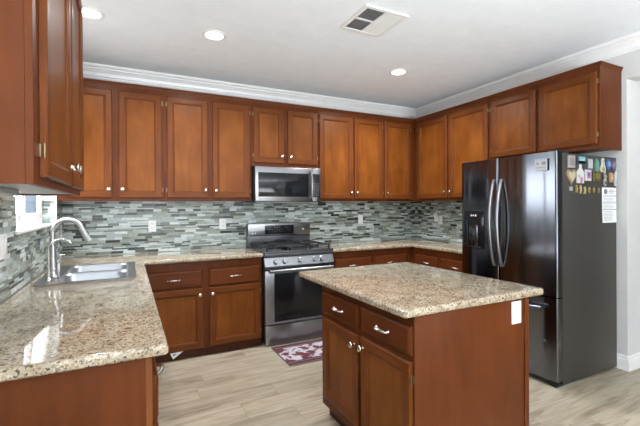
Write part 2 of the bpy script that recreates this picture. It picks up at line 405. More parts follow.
# ------------------------------------------------------------------ cabinets
def ring_panel(w, h, rings, fwmat=True):
    """front panel in local x,z; each ring = (inset, y); rails get the second material"""
    m = MB(); bm = m.bm; R = []
    for i, y in rings:
        R.append([bm.verts.new(c) for c in ((i, y, i), (w - i, y, i), (w - i, y, h - i), (i, y, h - i))])
    bm.faces.new(R[0][::-1])
    for a, b in zip(R, R[1:]):
        for k in range(4):
            f = bm.faces.new((a[k], a[(k + 1) % 4], b[(k + 1) % 4], b[k])); f.material_index = 1 if k in (0, 2) else 0
    f = bm.faces.new(R[-1]); f.material_index = 2
    bmesh.ops.recalc_face_normals(bm, faces=bm.faces[:])
    return m
T = .020
DOOR = lambda f: [(0, 0), (0, -(T - .006)), (.003, -(T - .002)), (.007, -T), (f - .010, -T), (f - .006, -(T - .003)), (f, -(T - .004)), (f + .005, -(T - .012)), (f + .009, -(T - .0125))]
DRAW = [(0, 0), (0, -(T - .009)), (.004, -(T - .005)), (.012, -T)]
KNOB = [(0, 0), (.008, 0), (.0065, .005), (.006, .012), (.010, .016), (.0155, .020), (.0165, .024), (.0145, .028), (.008, .031), (0, .032)]
def add_knob(parent, x, z):
    o = obj('knob', MB().lathe(KNOB, Matrix.Rotation(PI / 2, 4, 'X')), NICKEL, parent, (x, -T + .0005, z))
def add_pull(parent, x, z, w=.096):
    m = MB(); pts = []
    for k in range(15):
        t = k / 14; pts.append(((t - .5) * w, -.006 - .024 * math.sin(PI * t) ** .6, .004 - .008 * abs(2 * t - 1) ** 2))
    m.tube(pts, [.0056 + .0028 * math.sin(PI * k / 14) for k in range(15)], 10)
    for sgn in (-1, 1): m.lathe([(0, 0), (.009, 0), (.008, .004), (.005, .010), (0, .011)], Matrix.Translation((sgn * w / 2, 0, 0)) @ Matrix.Rotation(PI / 2, 4, 'X'), 14)
    obj('handle', m, NICKEL, parent, (x, -T + .0005, z))
def add_hinges(parent, w, h, side):
    x = -.004 if side == 'L' else w + .004
    for z in (.075, h - .075):
        m = MB().cyl((x, -.012, z - .018), (x, -.012, z + .018), .0034, n=10)
        m.cyl((x, -.012, z - .022), (x, -.012, z + .022), .002, n=8)
        m.box(min(x, x + (-.006 if side == 'L' else .006)), max(x, x + (-.006 if side == 'L' else .006)), -.004, -.0005, z - .018, z + .018)
        obj('hinge', m, BRASS, parent)
def cabinet(label, group, loc, rotz, w, d, h, doors=(), drawers=(), toe=0.0, trim=False, open_top=False, under=None, name='wall_cabinet', cat='cabinet', fwid=.058, toe_in=.05, trim_ends=(False, False), knobs=True):
    c = thing(name, label, cat, loc, rotz, group)
    t = .018; ff = .019
    m = MB(); z0 = toe
    m.box(0, t, -d + ff, 0, z0, h).box(w - t, w, -d + ff, 0, z0, h)
    m.box(t, w - t, -d + ff, 0, z0 + .012, z0 + .03).box(t, w - t, -.008, 0, z0 + .03, h)
    if not open_top: m.box(t, w - t, -d + ff, -.008, h - t, h)
    obj('body', m, [WOODV], c, smooth=False)
    obj('face_frame', MB().box(0, w, -d, -d + ff, z0, h, .0012, seg=1), [WOODV], c, smooth=False)  # darker wood than the doors; shade of the door gaps put into it
    if under: obj('underside', MB().box(t, w - t, -d + ff, -.002, z0 + .008, z0 + .0115), under, c, smooth=False)
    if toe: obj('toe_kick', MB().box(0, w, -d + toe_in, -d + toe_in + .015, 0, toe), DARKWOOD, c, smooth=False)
    if trim:
        e0 = -.012 if trim_ends[0] else 0; e1 = w + .012 if trim_ends[1] else w
        prof = [(0, -.03), (.004, -.03), (.006, -.016), (.012, -.010), (.012, 0), (0, 0)]
        m = MB().extrude_profile([(a + d, b + h) for a, b in prof], (e0, 0, 0), (e1, 0, 0), (0, -1, 0), 0)
        if trim_ends[1]: m.extrude_profile([(a + w, b + h) for a, b in prof], (0, -d - .012, 0), (0, 0, 0), (1, 0, 0), 0)
        obj('top_trim', m, [WOODH], c, smooth=False)
    for s0, s1, a, b, ks, kz in doors:
        f = fwid
        o = obj('door', ring_panel(s1 - s0, b - a, DOOR(f)), [FRAMEV, FRAMEH, WOODP], c, (s0, -d - .0008, a - loc[2]), smooth=False)
        if knobs: kx = (.028 if ks == 'L' else s1 - s0 - .028)
        if knobs: add_knob(o, kx, (.075 if kz == 'B' else b - a - .055))
        add_hinges(o, s1 - s0, b - a, 'R' if ks == 'L' else 'L')
    for s0, s1, a, b in drawers:
        o = obj('drawer', ring_panel(s1 - s0, b - a, DRAW), [WOODH, WOODH, WOODH], c, (s0, -d - .0008, a - loc[2]), smooth=False)
        add_pull(o, (s1 - s0) / 2, (b - a) / 2)
    return c
U = .315
DZ0, DZ1 = 1.457, 2.420
def back_upper(label, x0, x1, doors, z0=ZB, da=DZ0, **k):
    return cabinet(label, 'wall cabinets along the back wall', (x0 + .0005, -.001, z0), 0, x1 - x0 - .001, U, HT - z0,
                   [(a - x0, b - x0, da, DZ1, ks, 'B') for a, b, ks in doors], trim=True, **k)
def right_upper(label, y0, y1, doors, z0=ZB, da=DZ0, **k):
    return cabinet(label, 'wall cabinets along the right wall', (-.001, y0 - .0005, z0), -PI / 2, y0 - y1 - .001, U, HT - z0,
                   [(y0 - a, y0 - b, da, DZ1, ks, 'B') for a, b, ks in doors], trim=True, **k)
back_upper('reddish wood two-door wall cabinet farthest left on the back wall, above the sink corner', WL, -3.345, [(-4.15, -3.776, 'R'), (-3.722, -3.364, 'L')])
back_upper('tall two-door wood wall cabinet immediately left of the microwave', -3.345, -2.494, [(-3.318, -2.940, 'R'), (-2.895, -2.514, 'L')])
back_upper('short two-door wood wall cabinet directly above the microwave', -2.494, -1.715, [(-2.472, -2.135, 'R'), (-2.088, -1.731, 'L')], z0=1.795, da=1.834)
back_upper('tall two-door wood wall cabinet immediately right of the microwave', -1.715, -.806, [(-1.700, -1.257, 'R'), (-1.234, -.822, 'L')])
back_upper('single-door wood wall cabinet on the back wall, tucked into the far corner', -.806, -.0, [(-.790, -.379, 'L')])
right_upper('tall two-door wood wall cabinet on the right wall between corner and refrigerator', -.3355, -1.496, [(-.402, -.905, 'R'), (-.935, -1.470, 'L')])
right_upper('short two-door wood wall cabinet over the refrigerator with exposed end panel', -1.496, -2.515, [(-1.512, -1.985, 'R'), (-2.022, -2.495, 'L')], z0=1.811, da=1.848, trim_ends=(False, True), knobs=False)
c = cabinet('large close-up wood wall cabinet on the left wall above the window side of counter', None, (WL + .001, -2.949, ZB), PI / 2, 1.102, .326, HT - ZB,
        [(.078, .600, 1.452, DZ1, 'R', 'B'), (.635, 1.085, 1.452, DZ1, 'L', 'B')], trim=True, under=UNDER)
o = thing('under_cabinet_light', 'grey slim light fixture fixed under the near left wall cabinet', 'light fixture', (WL + .12, -2.62, ZB - .0165))
obj('housing', MB().box(-.055, .055, -.26, .26, 0, .0235, .004), GREYP, o); obj('diffuser', MB().box(-.035, .035, -.24, .24, -.006, .001, .003), PLASTIC, o)

# base cabinets
def back_base(label, x0, x1, doors, drawers, **k):
    return cabinet(label, 'base cabinets under the granite', (x0 + .0005, -.011, 0), 0, x1 - x0 - .001, .60, CB - .001,
                   [(a - x0, b - x0, .09, .628, ks, 'T') for a, b, ks in doors], [(a - x0, b - x0, .642, .797) for a, b in drawers], toe=.078, name='base_cabinet', toe_in=.022, **k)
back_base('dark wood two-drawer two-door base cabinet immediately left of the stove', -3.566, -2.487, [(-3.545, -3.050, 'R'), (-2.994, -2.510, 'L')], [(-3.545, -3.055), (-2.994, -2.510)])
back_base('wood two-drawer base cabinet on the back wall right of the stove', -1.704, -.615, [(-1.676, -1.211, 'R'), (-1.160, -.700, 'L')], [(-1.676, -1.211), (-1.160, -.700)])
cabinet('wood two-drawer base cabinet on the right wall beside the refrigerator', 'base cabinets under the granite', (-.011, -.612, 0), -PI / 2, .948, .60, CB - .001,
        [(.075, .440, .09, .628, 'R', 'T'), (.495, .900, .09, .628, 'L', 'T')], [(.075, .440, .642, .797), (.495, .900, .642, .797)], toe=.078, name='base_cabinet')
LF = .608   # left run depth
cabinet('wood base cabinet under the kitchen sink, facing the stove side', 'base cabinets under the granite', (WL + .011, -1.74, 0), PI / 2, 1.115, LF, CB - .001,
        [(.03, .53, .09, .797, 'R', 'T'), (.56, 1.05, .09, .797, 'L', 'T')], toe=.078, name='base_cabinet', open_top=True)
c = cabinet('wood base cabinet ending the sink counter nearest the camera, plain side panel showing', 'base cabinets under the granite', (WL + .011, -2.834, 0), PI / 2, 1.092, LF, CB - .001,
        [(.03, .53, .09, .628, 'R', 'T'), (.56, 1.06, .09, .628, 'L', 'T')], [(.03, .53, .642, .797), (.56, 1.06, .642, .797)], toe=.078, name='base_cabinet')
sub('edge_strip', MB().box(-.0015, -.0003, -LF, -LF + .019, .08, CB - .004), STRIPW, c, 'pale wood edge strip')
# island
c = cabinet('freestanding island cabinet with two drawers and two doors under a granite top', None, (-1.76, -2.0, 0), -PI / 2, .89, .771, CB - .001,
        [(.047, .450, .155, .662, 'R', 'T'), (.484, .884, .155, .670, 'L', 'T')], [(.047, .455, .690, .825), (.484, .884, .700, .828)], toe=.09, name='island_cabinet', cat='kitchen island')
sub('end_panel', MB().box(.8905, .8955, -.771 + .0, 0, .0, CB - .002, .001), WOODV, c)
sub('corner_stile', MB().box(.8958, .9005, -.034, 0, .0, CB - .003, .001), WOODV, c)
sub('back_panel', MB().box(0, .8955, .0005, .006, 0, CB - .003, .001), WOODV, c)

# ------------------------------------------------------------------ worktops
def slab(name, label, cat, xs, ys, holes, z0, z1, round_r=0.0, bull=.013, origin=None):
    t = bmesh.new(); V = {}
    def v(i, j, z):
        k = (i, j, z)
        if k not in V: V[k] = t.verts.new((xs[i], ys[j], z))
        return V[k]
    cells = {(i, j) for i in range(len(xs) - 1) for j in range(len(ys) - 1)} - set(holes)
    for i, j in cells:
        t.faces.new((v(i, j, z1), v(i + 1, j, z1), v(i + 1, j + 1, z1), v(i, j + 1, z1)))
        t.faces.new((v(i, j, z0), v(i, j + 1, z0), v(i + 1, j + 1, z0), v(i + 1, j, z0)))
        for (di, dj, a, b) in ((-1, 0, (i, j), (i, j + 1)), (1, 0, (i + 1, j), (i + 1, j + 1)), (0, -1, (i, j), (i + 1, j)), (0, 1, (i, j + 1), (i + 1, j + 1))):
            if (i + di, j + dj) not in cells:
                t.faces.new((v(*a, z0), v(*b, z0), v(*b, z1), v(*a, z1)))
    bmesh.ops.recalc_face_normals(t, faces=t.faces[:])
    bmesh.ops.dissolve_limit(t, angle_limit=.01, verts=t.verts[:], edges=t.edges[:])
    if round_r:
        es = [e for e in t.edges if abs(e.verts[0].co.z - e.verts[1].co.z) > .01 and e.calc_face_angle(0) > 1]
        bmesh.ops.bevel(t, geom=es, offset=round_r, segments=5, affect='EDGES', profile=.5)
    es = [e for e in t.edges if abs(e.verts[0].co.z - e.verts[1].co.z) < .001 and len(e.link_faces) == 2 and e.calc_face_angle(0) > .6]
    bmesh.ops.bevel(t, geom=es, offset=bull, segments=4, affect='EDGES', profile=.5)
    bmesh.ops.triangulate(t, faces=[f for f in t.faces if len(f.verts) > 4])
    m = MB(); m._merge(t, 0)
    return tag(obj(name, m, GRANITE), label, cat, 'granite worktops')
SX0, SX1, SY0, SY1 = -4.135, -3.625, -1.485, -.70      # sink cut-out
slab('granite_worktop', 'L-shaped speckled beige granite worktop holding the sink, left of the stove', 'worktop',
     [WL + .010, SX0, SX1, -3.536, -2.481], [-2.864, SY0, SY1, -.653, -.010], [(1, 1), (3, 0), (3, 1), (3, 2)], CB, CT, round_r=.012)
slab('granite_worktop', 'L-shaped speckled beige granite worktop in the far corner, stove to refrigerator', 'worktop',
     [-1.706, -.653, -.010], [-1.566, -.653, -.010], [(0, 0)], CB, CT, round_r=.006)
slab('granite_worktop', 'rectangular speckled beige granite top on the island, corners rounded', 'worktop',
     [-2.598, -1.642], [-2.914, -1.768], [], CB, CT, round_r=.022)

# ------------------------------------------------------------------ sink
def rrect(x0, x1, y0, y1, r, z, n=5):
    P = []
    for cx, cy, a0 in ((x1 - r, y1 - r, 0), (x0 + r, y1 - r, PI / 2), (x0 + r, y0 + r, PI), (x1 - r, y0 + r, 1.5 * PI)):
        for k in range(n + 1): P.append(Vector((cx + r * math.cos(a0 + k * PI / 2 / n), cy + r * math.sin(a0 + k * PI / 2 / n), z)))
    return P
def loft(loops, cap=True):
    m = MB(); R = [[m.bm.verts.new(p) for p in l] for l in loops]; n = len(R[0])
    for a, b in zip(R, R[1:]):
        for k in range(n): m.bm.faces.new((a[k], a[(k + 1) % n], b[(k + 1) % n], b[k]))
    if cap: m.bm.faces.new(R[-1])
    return m
sink = thing('kitchen_sink', 'double-bowl stainless steel drop-in sink in the left worktop', 'sink', ((SX0 + SX1) / 2, (SY0 + SY1) / 2, CT))
ox, oy = (SX0 + SX1) / 2, (SY0 + SY1) / 2
bx0, bx1 = -4.045, -3.655
bowls = ((-1.460, -1.105), (-1.080, -.725))
m = MB(); zr = .0045
xs = [SX0 - .018 - ox, bx0 - ox, bx1 - ox, SX1 + .018 - ox]; ys = [SY0 - .018 - oy, bowls[0][0] - oy, bowls[0][1] - oy, bowls[1][0] - oy, bowls[1][1] - oy, SY1 + .018 - oy]
for i in range(3):
    for j in range(5):
        if i == 1 and j in (1, 3): continue
        m.box(xs[i], xs[i + 1], ys[j], ys[j + 1], .0008, zr)
bmesh.ops.remove_doubles(m.bm, verts=m.bm.verts[:], dist=1e-5)
obj('rim', m, STEEL, sink, smooth=False)
for a, b in bowls:
    x0, x1, y0, y1 = bx0 - ox, bx1 - ox, a - oy, b - oy
    L_ = [rrect(x0 - .001, x1 + .001, y0 - .001, y1 + .001, .002, zr), rrect(x0 + .004, x1 - .004, y0 + .004, y1 - .004, .05, zr - .001), rrect(x0 + .010, x1 - .010, y0 + .010, y1 - .010, .06, -.01),
          rrect(x0 + .016, x1 - .016, y0 + .016, y1 - .016, .06, -.15), rrect(x0 + .035, x1 - .035, y0 + .035, y1 - .035, .06, -.178), rrect(x0 + .07, x1 - .07, y0 + .07, y1 - .07, .05, -.182)]
    bo = obj('bowl', loft(L_), BOWL, sink)
    obj('drain', MB().lathe([(0, .001), (.02, .001), (.035, .004), (.042, .003), (.042, 0)], Matrix.Translation(((x0 + x1) / 2, (y0 + y1) / 2, -.1815))), CHROME, bo)

# faucets
FY = -1.25; FX = -4.085; FZ = CT + zr
fa = thing('kitchen_faucet', 'tall brushed gooseneck faucet standing behind the sink bowls', 'faucet', (FX, FY, FZ))
obj('body', MB().lathe([(0, 0), (.029, 0), (.031, .006), (.027, .012), (.026, .05), (.028, .052), (.028, .058), (.0255, .06), (.024, .10), (.019, .16), (.0148, .20), (0, .20)]), CHROME, fa)
ax = Vector((.17, -.07, 0)); R_ = ax.length / 2; d_ = ax.normalized()
pts = [Vector((0, 0, .15)), Vector((0, 0, .22)), Vector((0, 0, .285))]
for k in range(1, 20):
    a = PI * k / 20 * .98
    pts.append(Vector((0, 0, .285)) + d_ * (R_ - R_ * math.cos(a)) + Vector((0, 0, R_ * .95 * math.sin(a))))
obj('spout', MB().tube(pts, .0145), CHROME, fa)
e = pts[-1]; tdir = (pts[-1] - pts[-2]).normalized(); tdir = (tdir + d_ * .22).normalized()
obj('spray_head', MB().tube([e - tdir * .012, e + tdir * .01, e + tdir * .05, e + tdir * .085, e + tdir * .09], [.0155, .0165, .019, .022, .019]), CHROME, fa)
obj('lever', MB().tube([(.015, .012, .085), (.026, .022, .10), (.042, .03, .13)], [.009, .006, .0045]), CHROME, fa)
ff = thing('filter_faucet', 'small thin curved drinking-water faucet beside the tall gooseneck faucet', 'faucet', (FX - .005, FY - .115, FZ))
obj('base', MB().lathe([(0, 0), (.017, 0), (.017, .006), (.011, .012), (.010, .035), (.007, .04), (0, .04)]), NICKEL, ff)
pts = [Vector((0, 0, .03)), Vector((0, 0, .20))]
for k in range(1, 16):
    a = PI * k / 16 * .88; pts.append(Vector((.064 - .064 * math.cos(a), -.012 * k / 16, .195 + .056 * math.sin(a))))
obj('spout', MB().tube(pts, .006), NICKEL, ff)
obj('lever', MB().tube([(0, -.008, .03), (.0, -.02, .033), (0, -.045, .04)], [.005, .004, .003]), NICKEL, ff)
so = thing('soap_dispenser', 'white soap dispenser with steel nozzle just right of the gooseneck faucet', 'soap dispenser', (FX - .01, FY + .21, FZ))
obj('bottle', MB().lathe([(0, 0), (.017, 0), (.018, .004), (.018, .065), (.014, .072), (0, .072)]), PLASTIC, so)
obj('pump', MB().tube([(0, 0, .07), (0, 0, .105), (.01, -.003, .118), (.05, -.012, .122)], [.005, .005, .006, .0045]), NICKEL, so)

# ------------------------------------------------------------------ stove
RX0, RX1 = -2.474, -1.714; RW = RX1 - RX0
st = thing('gas_range', 'stainless steel freestanding gas stove between the back base cabinets', 'stove', (RX0, -.012, 0))
obj('body', MB().box(.002, RW - .002, -.620, 0, .03, .905, .003), BLACKP, st)
for x in (.04, RW - .04):
    for y in (-.58, -.05): obj('foot', MB().cyl((x, y, 0), (x, y, .031), .016, n=12), BLACKP, st)
obj('cooktop', MB().box(-.002, RW + .002, -.655, -.055, .9055, .925, .006).box(0, RW, -.655, -.62, .868, .907, .004), ENAMEL, st)
m = MB()
m.prism([(-.600, .782), (-.668, .782), (-.640, .866), (-.600, .866)], 0, RW, .003)
m.bm.transform(Matrix(((0, 1, 0, 0), (1, 0, 0, 0), (0, 0, 1, 0), (0, 0, 0, 1))))
bmesh.ops.recalc_face_normals(m.bm, faces=m.bm.faces[:])
cp = obj('control_panel', m, STEEL, st)
kd = Vector((0, -.95, .31)).normalized(); kq = kd.to_track_quat('Z', 'Y').to_matrix().to_4x4()
for x in (.113, .207, .375, .535, .617):
    k = obj('knob', MB().lathe([(0, 0), (.029, 0), (.029, .004), (.0245, .006), (.023, .026), (.020, .030), (0, .030)], Matrix.Translation((x, -.6545, .824)) @ kq), STEEL, cp)
    obj('indicator', MB().box(-.0015, .0015, .004, .018, .0302, .0312, M=Matrix.Translation((x, -.6545, .824)) @ kq), SLOT, k)
m = MB().box(.003, RW - .003, -.660, -.622, .212, .738, .006)
dr = obj('oven_door', m, STEEL, st)
obj('top_trim', MB().box(.004, RW - .004, -.652, -.623, .7385, .775, .002), BLACKP, dr)  # black strip standing in for the dark gap below the control panel
obj('window', MB().box(.095, RW - .095, -.6635, -.658, .235, .712, .004), BLACKG, dr)
m = MB().tube([(.035, -.712, .742), (RW - .035, -.712, .742)], .0145, sx=1.0)
for x in (.05, RW - .05): m.box(x - .014, x + .014, -.712, -.655, .731, .753, .004)
obj('handle', m, STEEL, dr)
obj('drawer', MB().box(.003, RW - .003, -.660, -.622, .012, .203, .006), STEEL, st)
m = MB().box(.0, RW, -.068, -.002, .905, 1.045, .004, mi=1).box(.0, RW, -.084, -.002, 1.040, 1.180, .010)
bgd = obj('backguard', m, [STEEL, ENAMEL], st)
obj('display', MB().box(.195, .545, -.0865, -.083, 1.058, 1.158, .0015), BLACKG, bgd)
m = MB()
for r in range(3):
    for q in range(9):
        if (q + r) % 4 != 3: m.box(.245 + q * .03, .262 + q * .03, -.0875, -.0862, 1.078 + r * .024, 1.086 + r * .024)
obj('display_marking', m, LED, bgd)
obj('emblem', MB().cyl((.665, -.083, 1.105), (.665, -.0855, 1.105), .012, n=20), PLASTIC, bgd)
obj('emblem', MB().box(.045, .057, -.0855, -.083, 1.062, 1.076).box(.078, .088, -.0855, -.083, 1.062, 1.078), PLASTIC, bgd)
for x0, x1 in ((.03, .262), (.498, .73)):
    m = MB()
    zt = .972
    for y in (-.62, -.09): m.box(x0, x1, y - .006, y + .006, zt - .012, zt, .002)
    for x in (x0 + .006, x1 - .006): m.box(x - .006, x + .006, -.62, -.09, zt - .012, zt, .002)
    cx = (x0 + x1) / 2
    m.box(x0, x1, -.361, -.349, zt - .012, zt, .002)
    for cy in (-.48, -.22):
        for k in range(4):
            a = PI / 4 + k * PI / 2
            m.tube([(cx + .035 * math.cos(a), cy + .035 * math.sin(a), zt - .003), (cx + .13 * math.cos(a), cy + .13 * math.sin(a), zt - .006)], .006, 8)
    for x in (x0 + .006, x1 - .006):
        for y in (-.62, -.09, -.355): m.box(x - .007, x + .007, y - .007, y + .007, .924, zt - .005)
    obj('grate', m, IRON, st)
    for cy in (-.48, -.22):
        obj('burner', MB().lathe([(0, 0), (.055, 0), (.05, .008), (.036, .009), (.036, .018), (.03, .022), (0, .022)], Matrix.Translation((cx, cy, .9245))), IRON, st)
m = MB().box(.275, .485, -.61, -.10, .948, .966, .008)
m.box(.285, .475, -.60, -.11, .962, .9665)
for y in (-.60, -.12): m.box(.29, .47, y - .006, y + .006, .924, .95)
gd = obj('griddle', m, IRON, st)
obj('griddle_handle', MB().tube([(.30, -.10, .962), (.32, -.10, .985), (.44, -.10, .985), (.46, -.10, .962)], .007, 10), IRON, gd)

# microwave
MX0, MW, MD, MZ0, MH = -2.479, .758, .384, 1.410, .380
mw = thing('microwave', 'stainless over-the-range microwave mounted above the stove', 'microwave', (MX0, -.012, MZ0))
obj('body', MB().box(0, MW, -MD + .04, 0, .006, MH, .003), BLACKP, mw)
dd = obj('door', MB().box(.001, .652, -MD, -MD + .039, .012, MH - .002, .005), STEEL, mw)
obj('window', MB().box(.032, .604, -MD - .002, -MD + .004, .062, MH - .062, .003), BLACKG, dd)
m = MB().tube([(.632, -MD + .002, .045), (.632, -MD - .03, .058), (.632, -MD - .045, .12), (.632, -MD - .049, MH / 2), (.632, -MD - .045, MH - .12), (.632, -MD - .03, MH - .058), (.632, -MD + .002, MH - .045)], .0115)
obj('handle', m, STEEL, dd)
obj('emblem', MB().cyl((.022, -MD + .0005, .035), (.022, -MD - .0015, .035), .007, n=16), PLASTIC, dd)
pn = obj('control_panel', MB().box(.655, MW - .001, -MD, -MD + .039, .012, MH - .002, .005), STEEL, mw)
kp = obj('keypad', MB().box(.661, MW - .014, -MD - .002, -MD + .004, .060, MH - .062, .002), BLACKG, pn)
m = MB()
for r in range(7):
    for q in range(3): m.box(.672 + q * .023, .683 + q * .023, -MD - .0028, -MD - .0018, .075 + r * .022, .082 + r * .022)
obj('keypad_marking', m, INK, pn)
obj('vent_grille', MB().box(.02, MW - .02, -MD + .05, -.03, 0, .007), GREYP, mw)

# ------------------------------------------------------------------ refrigerator  (local x -> -Y, local -y -> -X)
FY1, FY0 = -1.584, -2.487; FW = FY1 - FY0; FD = .737
fr = thing('refrigerator', 'black stainless french-door refrigerator against the right wall', 'refrigerator', (-.030, FY1, 0), -PI / 2)
obj('case', MB().box(0, FW, -FD, 0, .018, 1.752, .004), CASEM, fr)
obj('toe_grille', MB().box(.02, FW - .02, -FD - .035, -FD + .001, .012, .05, .003), BLACKP, fr)
for x in (.05, FW - .05): obj('foot', MB().box(x - .03, x + .03, -FD - .05, -FD + .05, 0, .02, .004), BLACKP, fr)
def curved(x0, x1, z0, z1, lx, rx, t=.068, bulge=.010, n=16, er=.016):
    """slightly convex door, corner radius on chosen vertical edges"""
    prof = []
    w = x1 - x0
    yb = -FD - .004; ff_ = yb - t
    pts = [(x0, yb)]
    def yy(x):
        return ff_ - .018 + .0255 * (2 * x / FW - 1) ** 2
    if lx:
        for k in range(6): a = k / 5 * PI / 2; pts.append((x0 + er - er * math.cos(a), yy(x0 + er) + er - er * math.sin(a)))
    else: pts.append((x0, yy(x0)))
    for k in range(1, n): 
        x = x0 + w * k / n
        if x > x0 + er and x < x1 - er: pts.append((x, yy(x)))
    if rx:
        for k in range(6): a = k / 5 * PI / 2; pts.append((x1 - er + er * math.sin(a), yy(x1 - er) + er - er * math.cos(a)))
    else: pts.append((x1, yy(x1)))
    pts.append((x1, yb))
    m = MB(); a = [m.bm.verts.new((x, y, z0)) for x, y in pts]; b = [m.bm.verts.new((x, y, z1)) for x, y in pts]; k = len(pts)
    m.bm.faces.new(a); m.bm.faces.new(b)
    for i in range(k): m.bm.faces.new((a[i], a[(i + 1) % k], b[(i + 1) % k], b[i]))
    bmesh.ops.recalc_face_normals(m.bm, faces=m.bm.faces[:])
    return m
SPL = .423; YF = -FD - .004 - .068 - .016
ld = sub('door', curved(.0, SPL - .003, .678, 1.762, True, True), BLACKSTEEL, fr)
rd_ = sub('door', curved(SPL + .003, FW, .678, 1.762, True, True), BLACKSTEEL, fr)
fz = sub('freezer_drawer', curved(0, FW, .052, .668, True, True), BLACKSTEEL, fr)
for x, par in ((SPL - .035, ld), (SPL + .038, rd_)):
    pts = []
    for k in range(17):
        t = k / 16; z = .86 + t * .715
        pts.append((x, YF - .012 - .058 * math.sin(PI * t) ** .75, z))
    pts = [(x, YF + .01, .86)] + pts + [(x, YF + .01, 1.575)]
    obj('handle', MB().tube(pts, .0135, sx=.9), STEEL, par)
m = MB().tube([(.06, YF - .045, .592), (FW - .085, YF - .045, .592)], .013)
for x in (.08, FW - .105): m.box(x - .012, x + .012, YF - .045, YF + .012, .583, .601, .003)
obj('handle', m, BLACKSTEEL, fz)
dp = obj('dispenser', MB().box(.055, .278, YF - .004, YF + .012, .975, 1.315, .004), BLACKG, ld)
m = MB().box(.060, .066, YF - .010, YF - .002, .985, 1.30).box(.098, .106, YF - .012, YF - .002, .985, 1.225).box(.106, .25, YF - .010, YF - .002, .985, 1.00).box(.12, .215, YF - .012, YF - .003, 1.0, 1.19, .003)
obj('dispenser_trim', m, BLACKSTEEL, ld)
obj('dispenser_icon', MB().box(.135, .145, YF - .0055, YF - .0035, 1.268, 1.282).box(.155, .172, YF - .0055, YF - .0035, 1.27, 1.28).box(.182, .196, YF - .0055, YF - .0035, 1.266, 1.284), PLASTIC, ld)
m = MB().box(.752, .842, YF - .004, YF + .004, 1.625, 1.715, mi=0)
m.box(.762, .780, YF - .0048, YF - .0038, 1.672, 1.688, mi=1).box(.805, .835, YF - .0048, YF - .0038, 1.668, 1.690, mi=1)
for q in range(5): m.box(.760 + q * .015, .771 + q * .015, YF - .0048, YF - .0038, 1.645, 1.651, mi=1)
m.box(.752, .842, YF - .0048, YF - .0038, 1.703, 1.715, mi=2)
sub('sticker', m, [plain('sticker_film', (.42, .43, .44), .3), INK, plain('sticker_blue', (.30, .38, .5), .4)], rd_, 'white printed sticker')
for x in (.045, FW - .045): obj('hinge_cover', MB().box(x - .035, x + .035, -FD - .05, -FD + .10, 1.7525, 1.775, .006), BLACKP, fr)

# magnets and paper on the refrigerator side (plane y = FY0)
PM = {}
def cm(c):
    if c not in PM: PM[c] = plain('magnet_paint', tuple(.62 * v for v in c), .4)
    return PM[c]
def ell(rx, rz, n=24, cx=0, cz=0): return [(cx + rx * math.cos(2 * PI * k / n), cz + rz * math.sin(2 * PI * k / n)) for k in range(n)]
def rect(w, h, cx=0, cz=0): return [(cx - w / 2, cz - h / 2), (cx + w / 2, cz - h / 2), (cx + w / 2, cz + h / 2), (cx - w / 2, cz + h / 2)]
def magnet(x, z, label, shape, col, motifs=(), th=.010, name='fridge_magnet'):
    t = thing(name, label, 'magnet', (x, FY0 - .0006, z), 0, 'magnets on the refrigerator side')
    if label.startswith('tiny'):
        shape = [(a * .68, b * .68) for a, b in shape]; motifs = [(n_, [(a * .68, b * .68) for a, b in q_], c_) for n_, q_, c_ in motifs]
    obj('backing', MB().prism(shape, -th, 0, min(.0015, th / 4)), cm(col), t)
    for nm, sh, c in motifs:
        obj(nm, MB().prism(sh, -th - .003, -th + .001), cm(c), t)
heart = [(.062 * (16 * math.sin(a) ** 3) / 16, .062 * (13 * math.cos(a) - 5 * math.cos(2 * a) - 2 * math.cos(3 * a) - math.cos(4 * a)) / 15) for a in [2 * PI * k / 36 for k in range(36)]]
heart_in = [(x * .68, z * .68) for x, z in heart]
magnet(-.665, 1.690, 'square pale framed picture magnet, topmost and leftmost on the refrigerator side', rect(.085, .092), (.48, .44, .42), [('picture', rect(.055, .06), (.36, .27, .27))])
magnet(-.543, 1.706, 'wide blue and green landscape magnet, second in the top row', rect(.100, .066), (.05, .06, .08), [('picture', rect(.082, .054, .006), (.30, .55, .62)), ('picture', rect(.082, .02, .006, -.016), (.25, .45, .22))])
magnet(-.430, 1.684, 'greyish white square magnet between the landscape and green oval magnets', rect(.072, .088), (.12, .12, .13), [('picture', rect(.056, .07, .006), (.60, .58, .60))])
magnet(-.333, 1.672, 'tall green oval magnet in the middle of the top row', ell(.036, .064), (.10, .20, .16), [('picture', ell(.026, .05), (.16, .36, .27))])
magnet(-.243, 1.680, 'white and yellow bird-shaped magnet beside the green oval one', [(-.035, -.055), (.035, -.055), (.040, -.02), (.022, .01), (.02, .05), (.0, .062), (-.018, .05), (-.018, .01), (-.038, -.02)], (.72, .70, .58), [('picture', ell(.018, .018, 16, 0, -.03), (.62, .48, .12)), ('beak', [(0, .03), (.016, .034), (0, .042)], (.5, .3, .06))])
magnet(-.163, 1.690, 'round bright blue magnet near the end of the top row', ell(.036, .046), (.07, .16, .45), [('picture', ell(.017, .022, 16, .005, .005), (.35, .5, .75))])
magnet(-.085, 1.688, 'small purple rounded magnet at the right end of the top row', ell(.040, .038, 8), (.17, .13, .22), [('picture', ell(.022, .018, 12), (.36, .24, .34))])
magnet(-.668, 1.583, 'tan heart-shaped magnet at the left end of the second row', heart, (.40, .29, .15), [('picture', heart_in, (.60, .52, .38))])
magnet(-.552, 1.592, 'white house-shaped magnet with pointed roof beside the heart magnet', [(-.045, -.062), (.045, -.062), (.045, .012), (.058, .012), (.012, .055), (.012, .08), (-.012, .08), (-.012, .055), (-.058, .012), (-.045, .012)], (.80, .76, .74), [('door', rect(.024, .045, .008, -.038), (.62, .32, .30)), ('window', rect(.018, .018, -.022, -.01), (.55, .38, .48))])
